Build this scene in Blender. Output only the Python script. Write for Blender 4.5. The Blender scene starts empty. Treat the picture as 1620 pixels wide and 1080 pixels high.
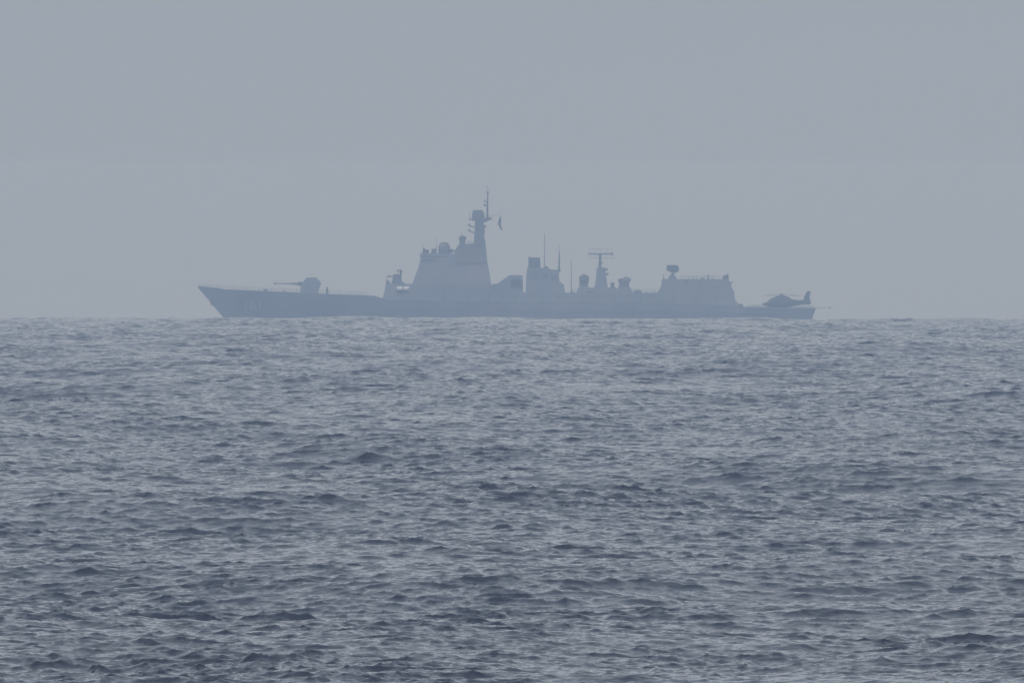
import bpy, bmesh, math, random
import numpy as np
from mathutils import Vector, Matrix

random.seed(7)
SC = bpy.context.scene
C = SC.collection

# ------------------------------------------------------------------ view
D = 3000.0            # metres to the warship
H = 14.0               # eye height above the sea
DH = 2200.0           # distance of the sea horizon
R2 = DH * DH / H      # twice the radius of the curved sea: drop = r*r/R2
S = 0.161             # metres per photo pixel at the ship
HOR = 509.5           # row of the mean horizon (of 1080)
PA = S / D            # radians per photo pixel
DIP = 2 * H / DH
W_PX = 1620.0

cam_d = bpy.data.cameras.new('camera')
cam = bpy.data.objects.new('camera', cam_d)
C.objects.link(cam)
SC.camera = cam
cam.location = (0, 0, H)
cam_d.sensor_width = 36.0
cam_d.lens = 18.0 / math.tan(PA * W_PX / 2)
cam_d.clip_start = 1.0
cam_d.clip_end = 40000.0
pitch = -(DIP + (540 - HOR) * PA)
ROLL = 0.0016            # the horizon dips a touch to the right
cam.rotation_euler = (Matrix.Rotation(math.pi / 2 + pitch, 3, 'X') @ Matrix.Rotation(ROLL, 3, 'Z')).to_euler()

# ------------------------------------------------------------------ world, sun, exposure
SUN_EL, SUN_AZ = math.radians(48), math.radians(215)
world = bpy.data.worlds.new("World")
SC.world = world
world.use_nodes = True
nt = world.node_tree
for n in list(nt.nodes):
    nt.nodes.remove(n)
N = nt.nodes.new
L = nt.links.new
out = N('ShaderNodeOutputWorld')
bg = N('ShaderNodeBackground')
bg.inputs['Strength'].default_value = 0.10
sky = N('ShaderNodeTexSky')
sky.sky_type = 'NISHITA'
sky.sun_disc = False
sky.sun_elevation = SUN_EL
sky.sun_rotation = SUN_AZ
sky.air_density = 1.0
sky.dust_density = 6.0
tc = N('ShaderNodeTexCoord')
sep = N('ShaderNodeSeparateXYZ')
L(tc.outputs['Generated'], sep.inputs[0])
ramp = N('ShaderNodeValToRGB')          # overcast: grey-blue cloud deck, brighter overhead
e = ramp.color_ramp.elements
e[0].position = 0.0
e[1].position = 1.0
SKY_LOW = (0.367, 0.412, 0.471)
SKY_TOP = (0.485, 0.585, 0.72)
SKY_MID = (0.60, 0.662, 0.742)
e[0].color = (*SKY_LOW, 1)
e[1].color = (*SKY_TOP, 1)
el = ramp.color_ramp.elements.new(0.025)
el.color = (*SKY_LOW, 1)
em = ramp.color_ramp.elements.new(0.11)
em.color = (*SKY_MID, 1)
L(sep.outputs['Z'], ramp.inputs[0])
cl = N('ShaderNodeTexNoise')            # faint soft cloud unevenness
cl.inputs['Scale'].default_value = 3.0
cl.inputs['Detail'].default_value = 4.0
mapn = N('ShaderNodeMapping')
mapn.inputs['Scale'].default_value = (1, 1, 6)
L(tc.outputs['Generated'], mapn.inputs[0])
L(mapn.outputs[0], cl.inputs['Vector'])
mr = N('ShaderNodeMapRange')
mr.inputs['To Min'].default_value = 8.8
mr.inputs['To Max'].default_value = 10.4
L(cl.outputs['Fac'], mr.inputs['Value'])
vm = N('ShaderNodeVectorMath')
vm.operation = 'SCALE'
L(ramp.outputs[0], vm.inputs[0])
L(mr.outputs[0], vm.inputs['Scale'])
mix = N('ShaderNodeMix')
mix.data_type = 'RGBA'
mix.inputs[0].default_value = 0.93      # cloud cover
L(sky.outputs[0], mix.inputs[6])
L(vm.outputs[0], mix.inputs[7])
L(mix.outputs[2], bg.inputs['Color'])
L(bg.outputs[0], out.inputs['Surface'])

sun_d = bpy.data.lights.new('sun', 'SUN')
sun_d.energy = 0.757
sun_d.angle = math.radians(40)
sun_d.color = (1.0, 0.98, 0.95)
sun = bpy.data.objects.new('sun', sun_d)
C.objects.link(sun)
sd = Vector((math.sin(SUN_AZ) * math.cos(SUN_EL), math.cos(SUN_AZ) * math.cos(SUN_EL), math.sin(SUN_EL)))
sun.rotation_euler = sd.to_track_quat('Z', 'Y').to_euler()
sun.location = (0, 0, 200)

vs = SC.view_settings
SC.display_settings.display_device = 'sRGB'
vs.view_transform = 'Standard'
vs.look = 'None'
vs.exposure = 0.03
vs.gamma = 1.0
vs.use_curve_mapping = False
cy = SC.cycles
cy.use_denoising = True
cy.use_adaptive_sampling = False
cy.max_bounces = 8
cy.diffuse_bounces = 2
cy.glossy_bounces = 3
cy.volume_bounces = 3
cy.transparent_max_bounces = 8
cy.filter_width = 1.45

# ------------------------------------------------------------------ helpers
def mat(name, col, rough=0.6, metal=0.0, vary=0.0, vscale=0.3, spec=0.5):
    m = bpy.data.materials.new(name)
    m.use_nodes = True
    t = m.node_tree
    b = t.nodes['Principled BSDF']
    b.inputs['Roughness'].default_value = rough
    b.inputs['Metallic'].default_value = metal
    b.inputs['Specular IOR Level'].default_value = spec
    if vary:
        co = t.nodes.new('ShaderNodeTexCoord')
        mp = t.nodes.new('ShaderNodeMapping')
        mp.inputs['Scale'].default_value = (1, 1, 0.35)      # streaks run down
        nz = t.nodes.new('ShaderNodeTexNoise')
        nz.inputs['Scale'].default_value = vscale
        nz.inputs['Detail'].default_value = 6
        rp = t.nodes.new('ShaderNodeValToRGB')
        rp.color_ramp.elements[0].position = 0.3
        rp.color_ramp.elements[1].position = 0.7
        rp.color_ramp.elements[0].color = (*[c * (1 - vary) for c in col], 1)
        rp.color_ramp.elements[1].color = (*[min(1, c * (1 + vary)) for c in col], 1)
        t.links.new(co.outputs['Object'], mp.inputs[0])
        t.links.new(mp.outputs[0], nz.inputs['Vector'])
        t.links.new(nz.outputs['Fac'], rp.inputs[0])
        t.links.new(rp.outputs[0], b.inputs['Base Color'])
    else:
        b.inputs['Base Color'].default_value = (*col, 1)
    return m

HULLP = mat('hull_paint', (0.156, 0.168, 0.235), 0.55, vary=0.22, vscale=0.12)
HOUSE = mat('superstructure_paint', (0.132, 0.154, 0.22), 0.55, vary=0.14, vscale=0.16)
DECK = mat('deck_paint', (0.10, 0.12, 0.13), 0.8, vary=0.1)
DARK = mat('dark_fitting', (0.07, 0.08, 0.09), 0.6)
FIT = mat('fitting_paint', (0.09, 0.10, 0.13), 0.55, vary=0.1)
WHITE = mat('white_paint', (0.75, 0.77, 0.78), 0.5)
NUMW = mat('number_paint', (0.27, 0.29, 0.33), 0.5)
PANEL = mat('array_panel', (0.17, 0.17, 0.22), 0.5)
DOME = mat('radome_shell', (0.15, 0.16, 0.20), 0.4)
GLASS = mat('window_glass', (0.03, 0.035, 0.04), 0.08)
SOOT = mat('sooty_funnel', (0.085, 0.10, 0.125), 0.7, vary=0.2, vscale=0.6)
HELI = mat('helicopter_paint', (0.055, 0.06, 0.075), 0.45, vary=0.1, vscale=0.8)
CLOTH = mat('flag_cloth', (0.09, 0.07, 0.08), 0.9)
RUBBER = mat('rubber', (0.03, 0.03, 0.03), 0.8)

def X(px): return (px - 810.0) * S
def Z(py): return (506.0 - py) * S

def link(name, me, m, parent=None, smooth=False):
    o = bpy.data.objects.new(name, me)
    C.objects.link(o)
    if m is not None:
        me.materials.append(m)
    if smooth:
        me.polygons.foreach_set('use_smooth', [True] * len(me.polygons))
    if parent is not None:
        o.parent = parent
    return o

def obj(name, bm, m, parent=None, smooth=False):
    bmesh.ops.recalc_face_normals(bm, faces=bm.faces)
    me = bpy.data.meshes.new(name)
    bm.to_mesh(me)
    bm.free()
    return link(name, me, m, parent, smooth)

def B(): return bmesh.new()

def prof(bm, pts, wb, wt=None, yc=0.0):
    """Side outline in photo pixels given real thickness: half width wb at the foot, wt at the top."""
    if wt is None: wt = wb
    P = [(X(a), Z(b)) for a, b in pts]
    z0 = min(p[1] for p in P); z1 = max(p[1] for p in P)
    def w(z): return wb + (wt - wb) * (z - z0) / max(1e-6, z1 - z0)
    a = [bm.verts.new((x, yc - w(z), z)) for x, z in P]
    b = [bm.verts.new((x, yc + w(z), z)) for x, z in P]
    bm.faces.new(a); bm.faces.new(b[::-1])
    n = len(P)
    for i in range(n):
        j = (i + 1) % n
        bm.faces.new((a[i], b[i], b[j], a[j]))

def box(bm, x0, x1, y0, y1, z0, z1):
    v = [bm.verts.new(p) for p in ((x0,y0,z0),(x1,y0,z0),(x1,y1,z0),(x0,y1,z0),(x0,y0,z1),(x1,y0,z1),(x1,y1,z1),(x0,y1,z1))]
    for f in ((3,2,1,0),(4,5,6,7),(0,1,5,4),(1,2,6,5),(2,3,7,6),(3,0,4,7)):
        bm.faces.new([v[i] for i in f])

def tube(bm, p, q, r0, r1=None, n=8):
    if r1 is None: r1 = r0
    p = Vector(p); q = Vector(q); d = (q - p).normalized()
    u = d.orthogonal().normalized(); v = d.cross(u)
    a, b = [], []
    for i in range(n):
        t = 2 * math.pi * i / n
        o = u * math.cos(t) + v * math.sin(t)
        a.append(bm.verts.new(p + o * r0)); b.append(bm.verts.new(q + o * r1))
    for i in range(n):
        j = (i + 1) % n
        bm.faces.new((a[i], a[j], b[j], b[i]))
    bm.faces.new(a[::-1]); bm.faces.new(b)

def lathe(bm, x, y, prof_rz, n=20):
    rings = []
    for r, z in prof_rz:
        rings.append([bm.verts.new((x + r * math.cos(2*math.pi*i/n), y + r * math.sin(2*math.pi*i/n), z)) for i in range(n)])
    for a, b in zip(rings, rings[1:]):
        for i in range(n):
            j = (i + 1) % n
            bm.faces.new((a[i], a[j], b[j], b[i]))
    bm.faces.new(rings[0][::-1]); bm.faces.new(rings[-1])

def ball(bm, c, r, sx=1, sy=1, sz=1, n=14):
    m = Matrix.Translation(c) @ Matrix.Diagonal((sx, sy, sz, 1))
    bmesh.ops.create_uvsphere(bm, u_segments=n, v_segments=n//2+2, radius=r, matrix=m)

def T(px, py, y=0.0): return (X(px), y, Z(py))

def tag(o, label=None, cat=None, group=None, kind=None):
    if label: o['label'] = label
    if cat: o['category'] = cat
    if group: o['group'] = group
    if kind: o['kind'] = kind
    return o

# ------------------------------------------------------------------ sea
rng = np.random.default_rng(11)
HS = 0.225
KP = 2 * math.pi / 3.9
WDIR = math.radians(-76)      # waves run roughly towards the viewer
A0 = (HS / 4) ** 2 * 2 * (KP * 1.0) ** 2

def band(Lt, Nn, lmin, lmax):
    k1 = 2 * np.pi * np.fft.fftfreq(Nn, Lt / Nn)
    kx, ky = np.meshgrid(k1, k1, indexing='ij')
    k = np.hypot(kx, ky); k[0, 0] = 1e-6
    dk = 2 * np.pi / Lt
    th = np.arctan2(ky, kx) - WDIR
    kn = 2 * np.pi / 2.0
    p = np.where(k > kn, 3.0, 1.6)                    # short waves spread more widely
    c = np.abs(np.cos(th / 2)) ** (2 * np.where(k > kn, 3.2, 7.0))
    c = c / np.where(k > kn, 1.93, 1.33)
    Sp = A0 * k ** -4.0 * np.exp(-(KP * 1.0 / k) ** 2) * c * np.where(k > kn * .9, 1.5, 1.0) * np.where(k > 2*np.pi/1.0, 1.0, 0.95)
    Sp = Sp + 1.4 * np.exp(-((k - 2*np.pi/58) / .035) ** 2) + 0.38 * np.exp(-((k - 2*np.pi/32) / .06) ** 2)      # low swell
    Sp = np.where((k >= 2*np.pi/lmax) & (k < 2*np.pi/lmin), Sp, 0)
    amp = np.sqrt(Sp * dk * dk)
    h = amp * (rng.normal(size=k.shape) + 1j * rng.normal(size=k.shape)) / math.sqrt(2) * math.sqrt(2)
    f = Nn * Nn
    hz = np.real(np.fft.ifft2(h)) * f
    dx = np.real(np.fft.ifft2(-1j * kx / k * h)) * f
    dy = np.real(np.fft.ifft2(-1j * ky / k * h)) * f
    return np.stack([dx, dy, hz], -1).astype(np.float32)

BANDS = [(397.0, 512, 6.0, 90.0, 6.0), (113.0, 512, 2.0, 6.0, 2.0), (37.0, 512, 0.7, 2.0, 0.8), (13.3, 512, 0.25, 0.7, 0.3), (6.1, 512, 0.10, 0.25, 0.12)]
TILES = [(b, band(*b[:4])) for b in BANDS]

def soft_field(n=1024, lo=6, hi=60):
    k = np.fft.fftfreq(n, 1.0 / n)
    kk = np.hypot(*np.meshgrid(k, k, indexing='ij')); kk[0, 0] = 1e9
    a = np.where((kk >= lo) & (kk <= hi), kk ** -1.2, 0)
    f = np.real(np.fft.ifft2(a * (rng.normal(size=kk.shape) + 1j * rng.normal(size=kk.shape))))
    return (f / f.std()).astype(np.float32)
GUST = soft_field()

def waves(x, y, step, chop=1.15):
    """wave displacement at rest points x, y, dropping waves the mesh step cannot carry"""
    o = np.zeros(x.shape + (3,), np.float32)
    gl = GUST.shape[0]                      # gusts: short waves come in patches
    gi = (np.floor((x * .8 + y * .3) / 293.0 * gl).astype(np.int64)) % gl
    gj = (np.floor((y * .45 - x * .2) / 293.0 * gl).astype(np.int64)) % gl
    gust = np.clip(1.0 + 0.13 * GUST[gi, gj], 0.25, 2.0)
    for (Lt, Nn, lmin, lmax, lm), Tl in TILES:
        w = np.clip((lm * 3.4 / step - 0.7) / 1.0, 0, 1)
        sel = w > 0
        if not sel.any(): continue
        u = (x[sel] / Lt * Nn) % Nn; v = (y[sel] / Lt * Nn) % Nn
        i = np.floor(u).astype(np.int64); j = np.floor(v).astype(np.int64)
        fu = (u - i)[:, None].astype(np.float32); fv = (v - j)[:, None].astype(np.float32)
        i %= Nn; j %= Nn; i1 = (i + 1) % Nn; j1 = (j + 1) % Nn
        d = (Tl[i, j] * (1-fu) + Tl[i1, j] * fu) * (1-fv) + (Tl[i, j1] * (1-fu) + Tl[i1, j1] * fu) * fv
        d[:, :2] *= chop if lm > 3 else chop * 1.15
        w = w * (gust if lm < 3 else 1.0)
        o[sel] += d * w[sel][:, None].astype(np.float32)
    o[..., :2] *= -1
    return o

def build_sea():
    half = PA * W_PX / 2
    NC = 1080
    dense = np.linspace(-half * 1.12, half * 1.12, NC)
    st = dense[1] - dense[0]
    side = []
    a, s_ = dense[-1], st
    while a < math.pi:
        s_ = min(s_ * 1.07, 0.10)
        a += s_; side.append(a)
    side = np.array(side); side = side * 1.0; side[-1] = math.pi
    th = np.concatenate([-side[::-1], dense, side])
    r = [2.0]
    while r[-1] < 6000:
        d = r[-1]
        if d < 285: s_ = max(0.6, d * 0.05) if d < 220 else max(0.14, (285 - d) * 0.05)
        elif d < 2500: s_ = 0.115 * (max(d, 320) / 320.0) ** 0.85
        else: s_ = 0.75 + (d - 2500) * 0.04
        r.append(d + s_)
    r = np.array(r)
    dr = np.gradient(r); dth = np.gradient(th)
    nr, nt_ = len(r), len(th)
    print('sea grid', nr, nt_, nr * nt_)
    co = np.empty((nr, nt_, 3), np.float32)
    for a in range(0, nr, 200):
        b = min(nr, a + 200)
        rr, tt = np.meshgrid(r[a:b], th, indexing='ij')
        x = rr * np.sin(tt); y = rr * np.cos(tt)
        lat = rr * dth[None, :]
        step = np.maximum(dr[a:b][:, None] * np.ones_like(tt), lat)
        w = waves(x, y, step)
        X_ = x + w[..., 0]; Y_ = y + w[..., 1]
        co[a:b, :, 0] = X_; co[a:b, :, 1] = Y_
        co[a:b, :, 2] = w[..., 2] - (X_ * X_ + Y_ * Y_) / R2
    co[:, -1] = co[:, 0]
    me = bpy.data.meshes.new('sea')
    nv = nr * nt_
    nf = (nr - 1) * (nt_ - 1)
    me.vertices.add(nv)
    me.vertices.foreach_set('co', co.reshape(-1))
    idx = np.arange(nv, dtype=np.int32).reshape(nr, nt_)
    q = np.stack([idx[:-1, :-1], idx[1:, :-1], idx[1:, 1:], idx[:-1, 1:]], -1).reshape(-1)
    me.loops.add(nf * 4)
    me.loops.foreach_set('vertex_index', q)
    me.polygons.add(nf)
    me.polygons.foreach_set('loop_start', np.arange(0, nf * 4, 4, dtype=np.int32))
    me.polygons.foreach_set('use_smooth', np.ones(nf, dtype=bool))
    me.update(calc_edges=True)
    if me.polygons[0].normal.z < 0:
        me.flip_normals()
    return me

def sea_material():
    m = bpy.data.materials.new('sea_water')
    m.use_nodes = True
    t = m.node_tree
    b = t.nodes['Principled BSDF']
    b.inputs['Base Color'].default_value = (0.0165, 0.0165, 0.029, 1)
    b.inputs['Roughness'].default_value = 0.05
    b.inputs['IOR'].default_value = 1.333
    co = t.nodes.new('ShaderNodeTexCoord')
    prev = None
    for sc_, dist, st_, det in ((4.0, 0.020, 1.0, 3.0), (13.0, 0.005, 1.0, 3.0)):
        mp = t.nodes.new('ShaderNodeMapping')
        mp.inputs['Scale'].default_value = (0.75, 1.0, 1.0)
        mp.inputs['Rotation'].default_value = (0, 0, 0.3 if prev else -0.35)
        nz = t.nodes.new('ShaderNodeTexNoise')
        nz.inputs['Scale'].default_value = sc_
        nz.inputs['Detail'].default_value = det
        nz.inputs['Distortion'].default_value = 0.4
        bp = t.nodes.new('ShaderNodeBump')
        bp.inputs['Strength'].default_value = st_
        bp.inputs['Distance'].default_value = dist
        t.links.new(co.outputs['Object'], mp.inputs[0])
        t.links.new(mp.outputs[0], nz.inputs['Vector'])
        t.links.new(nz.outputs['Fac'], bp.inputs['Height'])
        if prev: t.links.new(prev.outputs[0], bp.inputs['Normal'])
        prev = bp
    t.links.new(prev.outputs[0], b.inputs['Normal'])
    return m

sea = link('sea', build_sea(), sea_material())
tag(sea, 'grey blue choppy open sea reaching to the hazy horizon', 'sea', kind='structure')

# ------------------------------------------------------------------ warship
SHIP_Z = -(D * D) / R2 + (D - DH) ** 2 / R2 + 0.56      # design waterline row of the drawing; the ship is partly below the horizon
ship = bpy.data.objects.new('warship', None)
C.objects.link(ship)
ship.location = (0, D, SHIP_Z)
ship.rotation_euler = (0, -ROLL, 0)      # matching trim
tag(ship, 'long grey naval destroyer on the hazy horizon, bow to the left, gun on its foredeck', 'warship')

# hull
DECKL = [(313,455.0),(345,457),(390,459.3),(470,462.8),(520,465.3),(582,467.5),(593,471.5),(604,474),(760,476),(1040,478),(1150,483),(1176,485.5),(1290,487.2)]
def interp(tab, x):
    if x <= tab[0][0]: return tab[0][1]
    for (a, b), (c, d) in zip(tab, tab[1:]):
        if x <= c: return b + (d - b) * (x - a) / (c - a)
    return tab[-1][1]
# half breadth by fraction of length, at deck / knuckle / waterline / bilge / keel
TT = [0,.01,.03,.06,.10,.15,.20,.27,.35,.5,.65,.8,.9,.96,1.0]
HB = {
 'deck':[.12,.9,2.0,3.3,4.7,6.0,6.9,7.8,8.4,8.6,8.6,8.4,8.1,7.8,7.5],
 'kn':  [.10,.6,1.5,2.7,4.0,5.3,6.3,7.4,8.2,8.6,8.6,8.35,8.0,7.6,7.3],
 'wl':  [.06,.35,.9,1.7,2.8,4.1,5.2,6.6,7.7,8.3,8.3,8.0,7.6,7.2,6.9],
 'bl':  [.05,.2,.5,1.0,1.8,2.8,3.8,5.2,6.4,7.2,7.0,6.2,5.2,4.2,3.6],
 'ke':  [.02,.03,.05,.1,.2,.3,.4,.5,.6,.6,.6,.5,.4,.3,.2]}
def stem_x(z):   # metres
    tab = [(-6, X(372)), (0, X(356)), (Z(478), X(335)), (Z(455), X(313))]
    return interp(tab, z)
def stern_x(z):
    tab = [(-6, X(1272)), (0, X(1283)), (Z(489), X(1287)), (Z(487), X(1290))]
    return interp(tab, z)
def hb(level, t):
    return interp(list(zip(TT, HB[level])), t)
def hull_rows(t):
    """points from keel to deck edge for length fraction t"""
    xd = X(313) + t * (X(1290) - X(313))
    zd = Z(interp(DECKL, 313 + t * 977))
    zk = zd - 0.45 * zd if zd > 0 else 0
    lv = [('ke', -7.6), ('bl', -5.0), ('wl', 0.0), ('kn', zk), ('deck', zd)]
    return [(stem_x(z) + t * (stern_x(z) - stem_x(z)), hb(l, t), z) for l, z in lv]
bm = B()
ts = sorted(set(TT + [i / 60 for i in range(61)] + [(px - 313) / 977 for px, _ in DECKL]))
prevL = prevR = None
for t in ts:
    rows = hull_rows(t)
    Lr = [bm.verts.new((x, -w, z)) for x, w, z in rows]
    Rr = [bm.verts.new((x, w, z)) for x, w, z in rows]
    if prevL:
        for k in range(4):
            bm.faces.new((prevL[k], Lr[k], Lr[k+1], prevL[k+1]))
            bm.faces.new((prevR[k], prevR[k+1], Rr[k+1], Rr[k]))
        bm.faces.new((prevL[4], Lr[4], Rr[4], prevR[4]))
        bm.faces.new((prevL[0], prevR[0], Rr[0], Lr[0]))
    else:
        bm.faces.new(Lr + Rr[::-1])
    prevL, prevR = Lr, Rr
bm.faces.new((prevL + prevR[::-1])[::-1])
hull = obj('hull', bm, HULLP, ship)

def hull_y(x, z):
    """half breadth of the hull side at metres x, z"""
    t = (x - stem_x(z)) / (stern_x(z) - stem_x(z))
    rows = hull_rows(max(0, min(1, t)))
    tab = [(r[2], r[1]) for r in rows]
    return interp(tab, z)

# bulwark and breakwater on the bow
bm = B()
for sgn in (-1, 1):
    pts = []
    for i in range(13):
        px = 313.3 + i * 3.2
        z = Z(interp(DECKL, px)); x = X(px)
        pts.append((x, hull_y(x, z - .05), z))
    for a, b in zip(pts, pts[1:]):
        h = 0.55
        v = [bm.verts.new((a[0], sgn*a[1], a[2]-.02)), bm.verts.new((b[0], sgn*b[1], b[2]-.02)),
             bm.verts.new((b[0], sgn*(b[1]+.05), b[2]+h*(1-(b[0]-pts[0][0])/7))), bm.verts.new((a[0]-.05, sgn*(a[1]+.05), a[2]+h*(1-(a[0]-pts[0][0])/7)))]
        bm.faces.new(v)
bulw = obj('bulwark', bm, HULLP, ship)
sm = bulw.modifiers.new('thick', 'SOLIDIFY'); sm.thickness = 0.12

# anchor on the stem
bm = B()
prof(bm, [(331.5,477),(336,476.5),(337.5,482),(333.5,482.6)], 0.45)
tube(bm, T(333.5,478,-.7), T(336,483,-.9), .16)
tube(bm, T(333.5,478,.7), T(336,483,.9), .16)
obj('anchor', bm, DARK, hull)

# hull number, painted on the bow side
cu = bpy.data.curves.new('number_text', 'FONT')
cu.body = '161'
cu.size = 1.0
to = bpy.data.objects.new('number_text', cu)
C.objects.link(to)
dg = bpy.context.evaluated_depsgraph_get()
me = bpy.data.meshes.new_from_object(to.evaluated_get(dg))
bpy.data.objects.remove(to)
bm = B(); bm.from_mesh(me)
for _ in range(2):
    bmesh.ops.subdivide_edges(bm, edges=[e_ for e_ in bm.edges if e_.calc_length() > .2], cuts=1)
xs = [v.co.x for v in bm.verts]; ys = [v.co.y for v in bm.verts]
for v in bm.verts:
    u = (v.co.x - min(xs)) / (max(xs) - min(xs)); w = (v.co.y - min(ys)) / (max(ys) - min(ys))
    x = X(387.5 + u * 25); z = Z(490.5 - w * 15.5)
    v.co = (x, -(hull_y(x, z) + 0.04), z)
num = obj('hull_number', bm, NUMW, hull)
tag(num, 'pale number 161 painted on the bow')

# foredeck fittings
def small_prof(name, pts, w, m=FIT, parent=ship, wt=None, yc=0.0):
    b_ = B(); prof(b_, pts, w, wt, yc); return obj(name, b_, m, parent)
bm = B()
for px in (418.3, 421.6):
    lathe(bm, X(px), -1.2, [(.32, Z(461)), (.22, Z(458.5)), (.36, Z(457.6)), (.3, Z(457))], 10)
obj('capstan', bm, DARK, ship)
small_prof('deck_hatch', [(515.3,466),(515.5,455.5),(517.3,453.2),(518.6,455),(518.8,466)], .45, FIT)
small_prof('breakwater', [(446,463),(449,459.8),(451,460.2),(449.5,463)], 4.4)
small_prof('missile_hatch_block', [(522,466.5),(523,465.0),(580,466.8),(588,470.5),(588,472),(522,468)], 4.6, FIT)
small_prof('vent_box', [(398,460.5),(398.5,459),(402,459),(402.5,461)], .5, FIT, yc=-2)
small_prof('spray_rail', [(592,472),(591,470.2),(597,471),(597.5,474)], 5.0, FIT)

# main gun
turret = small_prof('gun_turret', [(474.8,464.5),(475.6,452.0),(479,446.4),(484.7,439.2),(500.4,438.8),(507.8,447.3),(505,456),(501.9,465.5)], 2.1, HOUSE, wt=1.15)
bm = B()
tube(bm, T(478,448.6), T(471.2,448.9), .62, .50, 10)
tube(bm, T(471.2,448.9), T(460,448.7), .30, .24, 10)
tube(bm, T(460,448.7), T(436,448.2), .16, .13, 10)
tube(bm, T(436.2,448.2), T(433.3,448.1), .25, .25, 10)
obj('gun_barrel', bm, FIT, turret)

# forward deckhouse under the close-in gun
house = small_prof('forward_deckhouse', [(601,475.5),(605.5,471),(608,462),(610.6,449),(653,449),(660,460),(666,476.6)], 7.2, HOUSE, wt=6.0)
for px0, px1 in ((628, 637), (638.8, 648)):
    bm = B()
    y = -6.75
    tube(bm, T(px0, 456, y), T(px1, 456, y), .52, .52, 14)
    for q in (.25, .75):
        xx = px0 + (px1 - px0) * q
        tube(bm, T(xx - .5, 456, y), T(xx + .5, 456, y), .56, .56, 14)
    rf = obj('life_raft_canister', bm, WHITE, house)
bm = B()
box(bm, X(626), X(650), -7.35, -6.2, Z(460.6), Z(459.6))
obj('raft_rack', bm, DARK, house)

# close-in gun
ciws = small_prof('close_in_gun', [(619.5,448.9),(620,444),(621.5,440.5),(620.8,438),(622,434.4),(624.5,433.6),(632,434),(633,441),(636,445.5),(642,448.9)], 1.5, FIT, wt=1.2)
bm = B()
for k in range(6):
    a = k * math.pi / 3
    tube(bm, (X(623), .14*math.cos(a), Z(437.2)+.14*math.sin(a)), (X(612), .14*math.cos(a), Z(437.2)+.14*math.sin(a)), .06)
tube(bm, T(616, 437.2), T(615.2, 437.2), .25)
tube(bm, T(612.8, 437.2), T(612, 437.2), .24)
obj('gun_barrel', bm, DARK, ciws)
bm = B()
tube(bm, T(633.6,444), T(633.6,428), .3, .2, 8)
prof(bm, [(628.2,426.6),(635.8,426.6),(635.8,428.3),(631,428.3),(629.5,431.8),(628.2,431.6)], .7)
ball(bm, T(634.5,430), .35)
obj('tracking_radar', bm, FIT, ciws)
small_prof('deck_bulwark', [(610.6,449),(611.5,440.5),(613,443),(617.3,446),(617.5,449)], 4.0, DOME)

# bridge tower
tower = small_prof('bridge_tower', [(651,451),(652.3,448),(661.5,424),(665.2,410),(664.2,401.5),(667,400.3),(715.5,401.6),(718.5,400.9),(722,391.5),(724,388.4),(727,387),(734,387),(748,385.3),(765.7,384.8),(768.5,391.5),(770.4,412),(774,430),(776.6,449.5),(777,463)], 7.4, HOUSE, wt=2.7)
small_prof('lower_deckhouse', [(640,477.5),(648,452),(652,449.6),(777,449.9),(779,463.2),(790,478.2)], 8.1, HOUSE, wt=7.2)
# bridge windows wrap front and side, each its own pane
def tower_w(py):
    z0, z1 = Z(463), Z(384.8)
    return 7.4 + (2.7 - 7.4) * (Z(py) - z0) / (z1 - z0)
for sgn in (-1, 1):
    for k in range(9):
        a = 668 + k * 4.4
        bm = B()
        zt, zb = 404.2, 407.4
        wt_, wb_ = tower_w(zt) + .03, tower_w(zb) + .03
        v = [bm.verts.new((X(a), sgn*wb_, Z(zb))), bm.verts.new((X(a+3.4), sgn*wb_, Z(zb))), bm.verts.new((X(a+3.4), sgn*wt_, Z(zt))), bm.verts.new((X(a), sgn*wt_, Z(zt)))]
        v2 = [bm.verts.new(p.co + Vector((0, -sgn*.12, 0))) for p in v]
        bm.faces.new(v); bm.faces.new(v2[::-1])
        for i in range(4):
            bm.faces.new((v[i], v2[i], v2[(i+1)%4], v[(i+1)%4]))
        obj('window', bm, GLASS, tower)
# bridge wing and ledges
for py, x0, x1 in ((411, 666, 690), (416.3, 720, 771.5), (387.2, 726, 766)):
    w_ = tower_w(py)
    for sgn in (-1, 1):
        bm = B()
        box(bm, X(x0), X(x1), sgn*w_ - .35, sgn*w_ + .35, Z(py)-.12, Z(py)+.1)
        obj('ledge', bm, HOUSE, tower)
# flat radar array panels on the tower sides
for sgn in (-1, 1):
    for cx, cyy, r in ((683, 430, 12.5),):
        bm = B()
        ring = []
        for k in range(8):
            a = math.pi / 8 + k * math.pi / 4
            px, py = cx + r * 1.06 * math.cos(a), cyy + r * 1.06 * math.sin(a)
            ring.append((X(px), py))
        o_ = [bm.verts.new((x, sgn*(tower_w(py)+.14), Z(py))) for x, py in ring]
        i_ = [bm.verts.new((x, sgn*(tower_w(py)-.1), Z(py))) for x, py in ring]
        bm.faces.new(o_); bm.faces.new(i_[::-1])
        for k in range(8):
            bm.faces.new((o_[k], i_[k], i_[(k+1)%8], o_[(k+1)%8]))
        obj('radar_array_panel', bm, DOME, tower)

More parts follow.
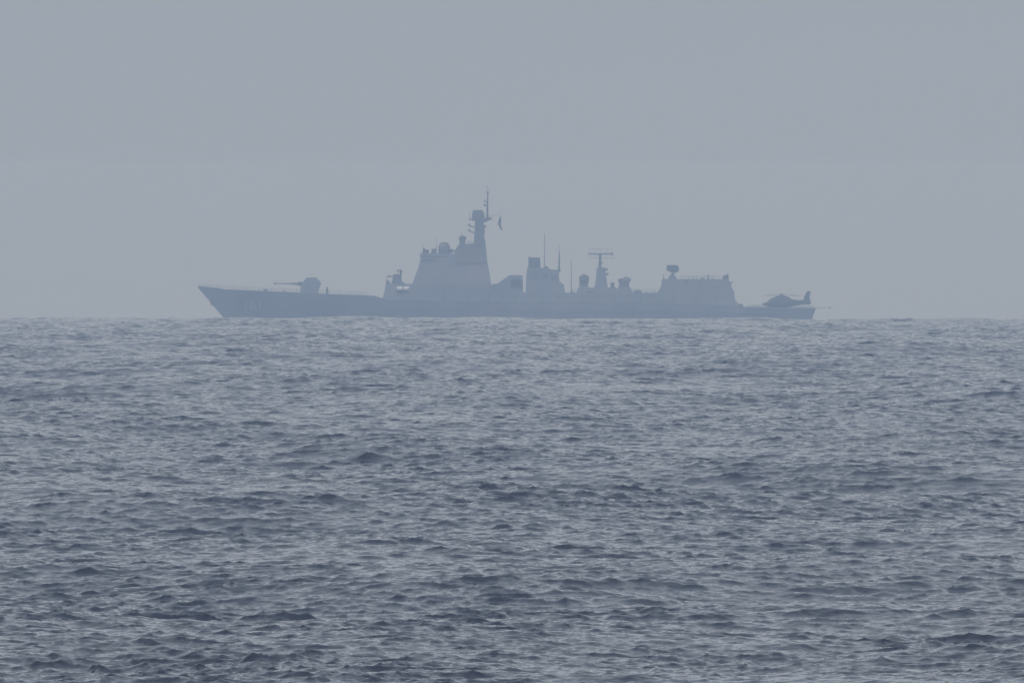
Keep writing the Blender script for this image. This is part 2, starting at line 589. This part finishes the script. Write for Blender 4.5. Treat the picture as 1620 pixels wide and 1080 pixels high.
for sgn in (-1, 1):
    bm = B()
    q4 = ((738,446),(774,446),(770.6,417.6),(738,417.6))
    v = [bm.verts.new((X(a), sgn*(tower_w(b)+.1), Z(b))) for a, b in q4]
    v2 = [bm.verts.new((X(a), sgn*(tower_w(b)-.1), Z(b))) for a, b in q4]
    bm.faces.new(v); bm.faces.new(v2[::-1])
    for i in range(4): bm.faces.new((v[i], v2[i], v2[(i+1)%4], v[(i+1)%4]))
    obj('radar_array_panel', bm, PANEL, tower)
MASTP = mat('mast_paint', (0.09, 0.104, 0.145), 0.55, vary=0.12, vscale=0.3)
small_prof('mast_base', [(719.5,415.8),(719.8,402),(723,392),(725.5,387.4),(734,386.6),(748,384.9),(766.0,384.4),(768.9,391.5),(770.9,415.8)], tower_w(415.8)+.06, MASTP, tower, wt=tower_w(384.4)+.06)
# roof fittings
small_prof('roof_director', [(668.4,400.8),(668.5,394),(671.5,391.6),(672.5,395),(678,394.4),(679,400.9)], 1.0, FIT)
small_prof('roof_locker', [(681.3,401.2),(683,395.6),(681.6,393.4),(690,393.4),(690.3,401.3)], 1.1, FIT)
for p_, q_, r0_, r1_ in ((T(669.3,394,-1.5), T(668.6,384,-1.5), .07, .04), (T(690.4,402,-2), T(690.2,376,-2), .08, .04), (T(730,374,0), T(730,366,0), .05, .03),
                         (T(861.2,424.5,2), T(861.8,368,2), .12, .06), (T(903.7,463.5,-2), T(903.7,411,-2), .12, .06)):
    bm = B()
    tube(bm, p_, q_, r0_, r1_, 6)
    obj('whip_aerial', bm, DARK, ship)
# satellite radome
bm = B()
r = 1.52
lathe(bm, X(702.6), 0, [(r*.92, Z(401.9)), (r, Z(399.5)), (r, Z(391))] + [(r*math.cos(a)*1.0+.001, Z(391) + r*.92*math.sin(a)) for a in [math.radians(q) for q in (12,24,36,48,60,72,82)]] , 24)
obj('radome', bm, DOME, ship, smooth=True)
bm = B()
ball(bm, T(714.3,396.5,-1), .5)
tube(bm, T(714.3,402,-1), T(714.3,397,-1), .2)
ball(bm, T(719.4,396.8,-1.8), .32)
obj('small_aerial', bm, FIT, ship)
bm = B()
lathe(bm, X(731.7), 0, [(.75, Z(388)), (.62, Z(380.5)), (.85, Z(379.0)), (1.0, Z(376.3)), (.85, Z(374.0)), (.45, Z(372.9)), (.05, Z(372.5))], 14)
prof(bm, [(726.6,382),(726.9,374.6),(729,374.6),(730,384),(727,388)], .5)
obj('fire_control_director', bm, FIT, ship)

# main mast
mast = small_prof('main_mast', [(749.4,387.5),(750.2,372),(751.6,350),(752,345),(764.4,345),(764.6,353),(766.4,362),(766.9,364),(766.2,374),(768.8,388)], 1.5, MASTP, wt=.95)
bm = B()
prof(bm, [(745.8,348.4),(747.3,336),(749,332.3),(761.5,332),(765,334.6),(766.6,339),(766.8,348),(760,350.5),(752,350.5)], 1.5, 1.2)
obj('search_radar', bm, FIT, mast)
bm = B()
prof(bm, [(762,351.5),(766.6,344.5),(771,342.6),(779.6,345.4),(778.8,346.6),(765,352.5)], 1.1)
obj('mast_platform', bm, FIT, mast)
bm = B()
tube(bm, T(770.9,344), T(771.6,303), .30, .14, 8)
tube(bm, T(771.6,303), T(771.2,291.5), .05, .03, 6)
tube(bm, T(769.9,304.2), T(773.5,304.2), .2, .2, 8)
tube(bm, T(771.6,297), T(774.5,300), .04, .03, 6)
tube(bm, T(771.6,298), T(768,295), .04, .03, 6)
for a, b in (((771,318.5),(768,320)), ((768,320),(766.3,317)), ((770.8,326),(767.6,325.6)), ((767.6,325.6),(766,322.3))):
    tube(bm, T(*a), T(*b), .12, .1, 6)
ball(bm, T(766.5,317.2), .22); ball(bm, T(766.5,324), .28)
obj('topmast', bm, FIT, mast)
for a, b, c in (((752,359.6),(742.2,357.4),(740.8,354.5)), ((752,369),(742.6,365.6),(740.8,362.6))):
    bm = B()
    for y in (-.6, .6):
        tube(bm, T(a[0],a[1],y), T(b[0],b[1],y), .17, .13, 6)
        tube(bm, T(b[0],b[1],y), T(c[0],c[1],y), .14, .12, 6)
    tube(bm, T(b[0],b[1],-3), T(b[0],b[1],3), .15, .15, 6)
    prof(bm, [(b[0]-.8,b[1]),(b[0]-1.4,b[1]-3),(b[0]+1.8,b[1]-3),(b[0]+1.4,b[1])], .35)
    obj('yardarm', bm, FIT, mast)
bm = B()
prof(bm, [(742,348),(742,345.8),(746.5,346.4),(746.5,348.6)], .6)
tube(bm, T(743.2,346.5), T(743.2,335), .09, .05, 6)
obj('mast_sensor', bm, FIT, mast)
bm = B()
tube(bm, T(766.2,360,.3), T(767.6,356,.3), .3, .3, 6)
obj('mast_sensor', bm, FIT, mast)
bm = B()
tube(bm, T(773.5,342.5), T(791.6,338.2), .06, .04, 6)
tube(bm, T(791.5,338.2), T(791.7,344), .03, .03, 5)
obj('gaff', bm, FIT, mast)

# flag hanging below the gaff, fluttering towards and away from the viewer
fl = bpy.data.objects.new('flag', None)
bm = B()
rows = [(342.6,790.9,791.9),(345,789.9,792.4),(348,788.9,792.6),(351.5,787.7,792.8),(354,787.9,792.5),(357,789.2,792.6),(360,790.6,793.1),(362,791.6,794.6),(363.4,792.2,794.2)]
grid = []
for i, (py, xa, xb) in enumerate(rows):
    grid.append([bm.verts.new((X(xa + (xb - xa) * (k / 6 + .06*math.sin(k*2.2+i))), -1.2 + .42*k + .22*math.sin(k*1.3 + i*.8), Z(py) + .1*math.sin(k*1.1))) for k in range(7)])
for a, b in zip(grid, grid[1:]):
    for k in range(6):
        bm.faces.new((a[k], a[k+1], b[k+1], b[k]))
flag = obj('flag', bm, CLOTH, None, smooth=True)
flag.location = ship.location
flag.rotation_euler = ship.rotation_euler
flag.modifiers.new('thick', 'SOLIDIFY').thickness = 0.03
tag(flag, 'dark furled-looking flag hanging from the gaff behind the tall main mast', 'flag')

# midships deckhouse level
small_prof('midships_deckhouse', [(776,478.2),(779,462.9),(1040,462.9),(1041,479.2)], 8.15, HOUSE, wt=7.5)
small_prof('intake_house', [(777,464),(778,449.4),(786,449),(794.4,443.2),(806.3,435),(826.8,435.4),(828,464)], 4.8, HOUSE, wt=3.9)
bm = B()
for py in (441.5, 444.5, 447.5, 450.5, 453.5):
    box(bm, X(808), X(824.5), -4.75, -4.1, Z(py)-.12, Z(py)+.12)
obj('intake_louvre', bm, FIT, ship)

# funnel
funnel = small_prof('funnel', [(831.8,464),(832.4,440),(833.8,424),(836,422.8),(868,424),(870,425.8),(884,427.4),(884.4,438),(885.4,445.5),(892,449.6),(894,464)], 5.0, HOUSE, wt=3.6)
small_prof('funnel_uptake', [(835.8,424),(836,404.8),(837.8,407.2),(854.3,407.6),(855,424.5)], 2.6, SOOT, funnel, wt=2.4)
bm = B()
prof(bm, [(861,424.6),(861.6,421.8),(863.5,421),(866.5,421.4),(867.4,424.6)], .7)
obj('funnel_sensor', bm, FIT, funnel)
bm = B()
prof(bm, [(881,427.6),(881,426.4),(887.3,426.6),(887.2,428.4),(884.5,431)], .9)
tube(bm, T(884.4,428), T(885,398.5), .26, .13, 8)
tube(bm, T(885,398.5), T(885,386), .06, .04, 6)
obj('stub_mast', bm, FIT, funnel)
bm = B()
prof(bm, [(902,463.4),(902.6,461.8),(908,461.6),(909,463.4)], .8, yc=-2)
obj('aerial_base', bm, FIT, ship)

# after group: directors, lattice mast with long range aerial
small_prof('after_deckhouse', [(912.5,464),(913.6,457),(917,452.5),(930,453),(933,455),(941,454.6),(961,455.2),(978,456),(998,455),(1000,464)], 5.0, HOUSE, wt=4.2)
bm = B()
prof(bm, [(917,453.5),(916.4,447),(916.4,436.6),(926,436.2),(931.4,436.6),(932.4,441),(931,447),(929.6,453.5)], 1.6, 1.3)
ball(bm, T(924,440.5,-1.35), 1.15, 1, .5, 1)
obj('fire_control_radar', bm, FIT, ship)
amast = small_prof('after_mast', [(939.6,456),(942,448),(943.2,438),(944.2,423.4),(957.8,423.2),(959,436),(960,446),(962,456)], 2.2, HOUSE, wt=1.2)
bm = B()
tube(bm, T(949.2,424), T(949.6,403), .42, .28, 10)
tube(bm, T(948.6,414), T(953.2,416.8), .16, .2, 6)
box(bm, X(947.4), X(951), -.5, .5, Z(414.6), Z(413.4))
for a in ((958.5,426.5), (959.5,433.8)):
    tube(bm, T(957,a[1]), T(a[0]+2,a[1]), .15, .15, 6)
    ball(bm, T(a[0]+1.6, a[1]-.4), .28)
obj('mast_pole', bm, FIT, amast)
bm = B()
zb_ = 401.4
tube(bm, T(931,zb_), T(969.4,zb_), .17, .17, 8)
tube(bm, T(947,402.6), T(952,402.6), .4, .4, 8)
for k in range(9):
    px = 931.5 + k * 4.7
    tube(bm, T(px, zb_, -.6), T(px, zb_, 2.4), .035, .035, 5)
for k in range(5):
    px = 933 + k * 8.6
    tube(bm, T(px, zb_, 0), T(px + (k-2)*.5, 394.2, 1.6), .035, .03, 5)
    tube(bm, T(px, zb_, 0), T(px + (k-2)*.5, 408, 1.6), .035, .03, 5)
tube(bm, T(932,394.2,1.6), T(968,394.2,1.6), .04, .04, 5)
tube(bm, T(932,408,1.6), T(972,408,1.6), .035, .035, 5)
tube(bm, T(969,400), T(972.5,408), .05, .04, 5)
tube(bm, T(968.6,399.6), T(968.6,403.2), .2, .2, 6)
obj('long_range_aerial', bm, FIT, amast)
bm = B()
lathe(bm, X(969), 0, [(.95, Z(456)), (.4, Z(453)), (.42, Z(449.5)), (.62, Z(448.6)), (.6, Z(447.2)), (.1, Z(446.6))], 12)
obj('optical_sight', bm, FIT, ship)
bm = B()
prof(bm, [(977.5,457),(980,450),(977.6,444),(978,441.2),(983,440.4),(996,441),(997.6,439.4),(998.4,443),(995.5,447),(995.5,456),(999.5,463)], 1.7, 1.3)
obj('satellite_mount', bm, FIT, ship)
bm = B()
ball(bm, T(990,443.2,-.9), .98, 1.05, .8, .95, 20)
obj('satellite_dome', bm, DOME, ship, smooth=True)
bm = B()
prof(bm, [(1000,463.3),(1000.4,461.4),(1003,461.2),(1003.5,463.4)], .6)
obj('vent_box', bm, FIT, ship)

# hangar
hangar = small_prof('hangar', [(1034,479.5),(1040,463.2),(1046.6,452),(1047.8,441.2),(1139,441.6),(1152.6,443),(1155.6,447),(1157.2,455),(1161,460),(1161.6,472.5),(1166,478.5),(1172,485),(1172,487.5)], 8.1, HOUSE, wt=5.6)
def hangar_w(py):
    z0, z1 = Z(487.5), Z(441.2)
    return 8.1 + (5.6 - 8.1) * (Z(py) - z0) / (z1 - z0)
for a0, a1, b0, b1, m_, nm in ((1080,1089.5,443.5,449.4,DARK,'hangar_window'), (1060,1069,452.6,454.2,DARK,'hangar_vent'), (1116,1140,453.6,454.8,DARK,'hangar_vent'), (1104,1107,447,452.6,FIT,'hangar_vent')):
    bm = B()
    v = [bm.verts.new((X(px), -(hangar_w(py)+.04), Z(py))) for px, py in ((a0,b1),(a1,b1),(a1,b0),(a0,b0))]
    v2 = [bm.verts.new(p.co + Vector((0, .2, 0))) for p in v]
    bm.faces.new(v); bm.faces.new(v2[::-1])
    for i in range(4): bm.faces.new((v[i], v2[i], v2[(i+1)%4], v[(i+1)%4]))
    obj(nm, bm, m_, hangar)
bm = B()
prof(bm, [(1056.4,441.8),(1059.6,436.2),(1063.6,431.6),(1066.2,431.6),(1068.4,436.2),(1071.4,441.8)], 1.3, .6)
ped = obj('radar_pedestal', bm, FIT, ship)
bm = B()
prof(bm, [(1054.6,419.4),(1071.6,419),(1074.6,424),(1073.4,429),(1069,431.6),(1062.4,431.4),(1054.8,427.4)], .9, 1.3)
obj('air_search_radar', bm, FIT, ped)
bm = B()
prof(bm, [(1141.6,443),(1143.4,439.6),(1143.6,436.2),(1149,434.6),(1150.6,433),(1152.4,433.4),(1153,443.2)], 1.3)
obj('missile_launcher', bm, FIT, ship)
for p_, q_, r0_, r1_ in ((T(1120.4,441.9,-3), T(1120.4,434.4,-3), .24, .18), (T(1049.8,441.5,-4), T(1049.8,432.6,-4), .12, .06), (T(1128.4,441.9,-4), T(1128.4,438.4,-4), .1, .06), (T(1097,441.7,-3), T(1097,437.6,-3), .1, .06)):
    bm = B()
    tube(bm, p_, q_, r0_, r1_, 8)
    obj('roof_mast', bm, DARK, hangar)
bm = B()
prof(bm, [(1108.5,441.8),(1110,438.8),(1113,439),(1114,441.8)], .8, yc=-2)
obj('roof_vent', bm, FIT, hangar)
bm = B()
prof(bm, [(1155,446.4),(1158.4,445.4),(1158.8,447),(1156,448.6)], 3)
obj('flight_control_platform', bm, FIT, hangar)
small_prof('crane_box', [(1166.4,487),(1167.6,481.6),(1171,479.6),(1174.6,481.4),(1176,487)], 1.3, FIT, yc=-5.5)
small_prof('deck_locker', [(1180,486.6),(1180.6,484),(1183.6,483.6),(1184,486.8)], .8, FIT, yc=-6)

# watertight doors, vents and seams standing a little proud of the house sides
def on_side(name, px0, px1, py0, py1, wf, m, parent, proud=.05):
    b_ = B()
    for sgn in (-1, 1):
        b2 = B() if sgn > 0 else b_
        v = [b2.verts.new((X(px), sgn*(wf(py)+proud), Z(py))) for px, py in ((px0,py1),(px1,py1),(px1,py0),(px0,py0))]
        v2 = [b2.verts.new(p.co + Vector((0, -sgn*.2, 0))) for p in v]
        b2.faces.new(v); b2.faces.new(v2[::-1])
        for i in range(4): b2.faces.new((v[i], v2[i], v2[(i+1)%4], v[(i+1)%4]))
        obj(name, b2, m, parent)
def lin(w0, w1, pb, pt): return lambda py: w0 + (w1 - w0) * (pb - py) / (pb - pt)
mid_w = lin(8.15, 7.5, 479.2, 462.9); low_w = lin(8.1, 7.2, 478.2, 449.6); fun_w = lin(5.0, 3.6, 464, 422.8)
rd = random.Random(3)
for px in (700, 738, 771): on_side('door', px, px+5, 464, 475.5, low_w, DECK, ship)
for px in (812, 856, 918, 968, 1012): on_side('door', px, px+5, 466, 477, mid_w, DECK, ship)
for px in (790, 835, 880, 940, 990, 1024): on_side('vent_grille', px, px+9, 466.5, 470.5, mid_w, FIT, ship)
for px, py in ((842, 433), (858, 433), (872, 436)): on_side('vent_grille', px, px+9, py, py+7, fun_w, SOOT, funnel)
for px, py in ((676, 418), (700, 452), (734, 404), (746, 398), (728, 432)): on_side('vent_grille', px, px+5, py, py+4, tower_w, FIT, tower)
for px in (1062, 1098, 1130): on_side('door', px, px+5, 466, 477, hangar_w, DECK, hangar)
for px in (846, 852, 928, 934, 1004, 1010):
    for sgn in (-1, 1):
        bm = B()
        tube(bm, T(px, 460.9, sgn*6.9), T(px+4.6, 460.9, sgn*6.9), .34, .34, 12)
        obj('life_raft_canister', bm, HOUSE, ship)
# rigging wires
for a, b in (((771.2,312,0),(885,399,0)), ((885,400,0),(949,404,0)), ((771,345,.8),(779,449,3)), ((743,357,2.6),(725,388,2)), ((968,402,0),(1066,420,0))):
    bm = B(); tube(bm, T(*a), T(*b), .012, .012, 4); obj('rigging_wire', bm, DARK, ship)

# rails: stanchions and wires
def rail(name, pts, h, gap, m=FIT, r_=.035, wires=3, lean=0.0):
    b_ = B()
    for (a, b) in zip(pts, pts[1:]):
        a = Vector(a); b = Vector(b); n = max(1, int((b - a).length / gap))
        sg = -1 if a.y < 0 else 1
        o_ = Vector((0, sg*lean, h))
        for i in range(n + 1):
            p = a + (b - a) * i / n
            tube(b_, p, p + o_, r_, r_, 4)
        for k in range(wires):
            f = (k + 1) / wires
            tube(b_, a + o_*f, b + o_*f, r_*.55, r_*.55, 4)
    return obj(name, b_, m, ship)
def deck_pt(px, sgn, inset=.25):
    z = Z(interp(DECKL, px)); x = X(px)
    t = (px - 313) / 977
    return (x, sgn * (hb('deck', t) - inset), z - .02)
for sgn in (-1, 1):
    rail('guard_rail', [deck_pt(px, sgn) for px in (322,345,370,390,430,470,520,555,580)], .95, 2.2)
    rail('safety_net', [deck_pt(px, sgn, .1) for px in (1186,1210,1235,1262,1287)], .55, 1.2, HOUSE, .03, 5, .5)
    rail('guard_rail', [(X(905),sgn*7.3,Z(463)),(X(1036),sgn*7.3,Z(463))], .95, 2.0)
    rail('guard_rail', [(X(1078),sgn*5.4,Z(441.4)),(X(1139),sgn*5.4,Z(441.7))], .9, 1.8)
    rail('guard_rail', [(X(735),sgn*2.4,Z(386.8)),(X(748),sgn*2.4,Z(385.6))], .8, .9)
    rail('guard_rail', [(X(654),sgn*6.9,Z(449.8)),(X(661),sgn*6.9,Z(449.8))], .9, 1.6)
# stern boom
bm = B()
tube(bm, T(1289,487.6,-3), T(1314,486.2,-3), .07, .05, 6)
tube(bm, T(1312.6,484.6,-3), T(1313.2,488.2,-3), .12, .12, 6)
prof(bm, [(1286,488.2),(1286.4,486.2),(1292.8,486.8),(1292,488)], .5, yc=-3)
obj('stern_boom', bm, FIT, ship)
bm = B()
tube(bm, T(330,457,0), T(329.5,450.5,0), .06, .04, 6)
tube(bm, T(329.5,451.5,0), T(316,455,0), .03, .03, 4)
tube(bm, T(329.5,451.5,0), T(345,456.5,0), .03, .03, 4)
obj('jackstaff', bm, FIT, ship)

# ------------------------------------------------------------------ helicopter on the stern deck
hel = bpy.data.objects.new('helicopter', None)
C.objects.link(hel)
HX, HZ = X(1236), Z(486.4)
hel.location = (HX, D - 1.0, SHIP_Z + HZ + HX * ROLL)
hel.rotation_euler = (0, -ROLL, 0)
tag(hel, 'small dark helicopter parked on the stern deck of the warship, nose to the left', 'helicopter')
def HT(px, py, y=0.0): return (X(px) - HX, y, Z(py) - HZ)
def loft(bm, secs, n=16):
    rings = []
    for px, t, b, w in secs:
        zt, zb = Z(t) - HZ, Z(b) - HZ
        zc, zr = (zt + zb) / 2, (zt - zb) / 2
        ring = []
        for i in range(n):
            a = 2 * math.pi * i / n
            c_, s_ = math.cos(a), math.sin(a)
            ring.append(bm.verts.new((X(px) - HX, w * math.copysign(abs(c_) ** .8, c_), zc + zr * math.copysign(abs(s_) ** .8, s_))))
        rings.append(ring)
    for a, b in zip(rings, rings[1:]):
        for i in range(n):
            bm.faces.new((a[i], a[(i+1) % n], b[(i+1) % n], b[i]))
    bm.faces.new(rings[0]); bm.faces.new(rings[-1][::-1])
bm = B()
loft(bm, [(1204.6,480.6,481.4,.06),(1208,479.2,482.4,.45),(1213,477.6,483.6,.8),(1215.5,474.9,485.0,1.0),(1220,471.2,485.8,1.05),(1228,469.6,486.0,1.08),(1238,469.2,486.0,1.08),(1247.5,470.0,485.6,1.0),(1252,472.4,484.8,.8),(1258,474.0,483.4,.55),(1265,474.6,482.2,.42),(1273,473.8,481.6,.34),(1281,474.0,482.0,.22)])
obj('fuselage', bm, HELI, hel, smooth=True)
bm = B()
loft(bm, [(1223,470.8,473,.3),(1228,467.9,473,.65),(1235,466.2,473,.75),(1242,467.2,473.6,.7),(1248.4,469.6,474.2,.55),(1252,472.4,474.8,.3)])
obj('engine_cowling', bm, HELI, hel, smooth=True)
bm = B()
b0 = [HT(1271.0,476.5), HT(1272.4,469.0), HT(1276.8,460.4), HT(1282.6,460.2), HT(1280.6,470.5), HT(1283.4,479.6), HT(1279,481.6), HT(1274,480.6)]
a_ = [bm.verts.new((x, -.14, z)) for x, y, z in b0]; c_ = [bm.verts.new((x, .14, z)) for x, y, z in b0]
bm.faces.new(a_); bm.faces.new(c_[::-1])
for i in range(8): bm.faces.new((a_[i], c_[i], c_[(i+1)%8], a_[(i+1)%8]))
fin = obj('tail_fin', bm, HELI, hel)
bm = B()
cx, _, cz = HT(1276.6, 477.2)
for k in range(20):
    a, b = 2*math.pi*k/20, 2*math.pi*(k+1)/20
    tube(bm, (cx+.55*math.cos(a), -.19, cz+.55*math.sin(a)), (cx+.55*math.cos(b), -.19, cz+.55*math.sin(b)), .07, .07, 5)
for k in range(10):
    a = 2*math.pi*k/10
    tube(bm, (cx, -.18, cz), (cx+.5*math.cos(a), -.18, cz+.5*math.sin(a)), .03, .03, 4)
obj('tail_rotor', bm, DOME, fin)
bm = B()
box(bm, HT(1268,0)[0], HT(1273,0)[0], -1.6, 1.6, HT(0,477.8)[2], HT(0,477.3)[2])
for s_ in (-1, 1):
    box(bm, HT(1267,0)[0], HT(1274,0)[0], s_*1.6-.05, s_*1.6+.05, HT(0,480.6)[2], HT(0,475)[2])
obj('tailplane', bm, HELI, hel)
bm = B()
tube(bm, HT(1236.5,468), HT(1236.5,464.6), .16, .12, 8)
tube(bm, HT(1233.6,465.4), HT(1239.4,465.4), .17, .17, 8)
hub = obj('rotor_hub', bm, DARK, hel)
for k in range(4):
    a = math.radians(52 + 90 * k)
    bm = B()
    rings = []
    for i in range(9):
        q = .5 + i * .68
        z = Z(465.4) - HZ - .012 * q * q
        cx_, cy_ = (X(1236.5) - HX) + q * math.cos(a), q * math.sin(a)
        nx, ny = -math.sin(a) * .19, math.cos(a) * .19
        rings.append([bm.verts.new(p) for p in ((cx_+nx, cy_+ny, z+.03), (cx_-nx, cy_-ny, z+.03), (cx_-nx, cy_-ny, z-.03), (cx_+nx, cy_+ny, z-.03))])
    for r0_, r1_ in zip(rings, rings[1:]):
        for i in range(4): bm.faces.new((r0_[i], r0_[(i+1)%4], r1_[(i+1)%4], r1_[i]))
    bm.faces.new(rings[0]); bm.faces.new(rings[-1][::-1])
    obj('rotor_blade', bm, DARK, hub)
for px, y in ((1215, 0), (1243, -.95), (1243, .95)):
    bm = B()
    x_, _, z_ = HT(px, 486.4)
    tube(bm, (x_, y-.12, z_+.24), (x_, y+.12, z_+.24), .24, .24, 12)
    tube(bm, (x_, y, z_+.24), (x_ + .1, y*.8, z_+.9), .07, .07, 6)
    obj('wheel', bm, RUBBER, hel)
for s_ in (-1, 1):
    for x0, x1, t0, b0_ in ((1216.5,1221,475.6,479.4), (1223,1229,474.4,479.4), (1231,1236,474.4,478.6)):
        bm = B()
        y0 = .93 if x0 < 1220 else 1.0
        box(bm, HT(x0,0)[0], HT(x1,0)[0], min(s_*y0, s_*(y0+.03)), max(s_*y0, s_*(y0+.03)), HT(0,b0_)[2], HT(0,t0)[2])
        obj('cabin_window', bm, GLASS, hel)

# ------------------------------------------------------------------ broken white water along the hull
bm = B()
fr = np.random.default_rng(5)
for i in range(520):
    bowpart = i < 240
    px = fr.uniform(354, 470) if bowpart else (fr.uniform(470, 1180) if i < 400 else fr.uniform(1180, 1340))
    h = fr.uniform(.4, 2.5) * (1.0 if bowpart else .75)
    y0 = -9.0 - abs(fr.normal()) * 2.0 if px > 420 else -2.0 - (px-354)/66*6.5 - abs(fr.normal()) * 1.4
    ball(bm, (X(px), y0, -2.5 + h * .45), 1.0, fr.uniform(.3, 1.5), fr.uniform(.3, 1.0), h * .55, 8)
foam = obj('foam', bm, mat('sea_foam', (.55, .58, .6), .9), None, smooth=True)
foam.location = ship.location
foam.rotation_euler = ship.rotation_euler
tag(foam, 'thin pale broken foam along the waterline of the warship', 'foam', kind='stuff')

# ------------------------------------------------------------------ haze
bm = B()
zlow = -(6060.0 ** 2) / R2 - 3
box(bm, -6100, 6100, -6100, 6100, zlow, 18.0)
hz = bpy.data.materials.new('haze_air')
hz.use_nodes = True
t = hz.node_tree
for n in list(t.nodes): t.nodes.remove(n)
o_ = t.nodes.new('ShaderNodeOutputMaterial')
pv = t.nodes.new('ShaderNodeVolumePrincipled')
pv.inputs['Color'].default_value = (0.55, 0.74, 1.0, 1)
pv.inputs['Absorption Color'].default_value = (1, 1, 1, 1)
pv.inputs['Density'].default_value = 0.00038
pv.inputs['Anisotropy'].default_value = 0.0
t.links.new(pv.outputs[0], o_.inputs['Volume'])
haze = obj('haze', bm, hz)
tag(haze, 'pale grey sea haze softening the ship and horizon', 'haze', kind='stuff')
print('ship base', SHIP_Z, 'haze bottom', zlow)
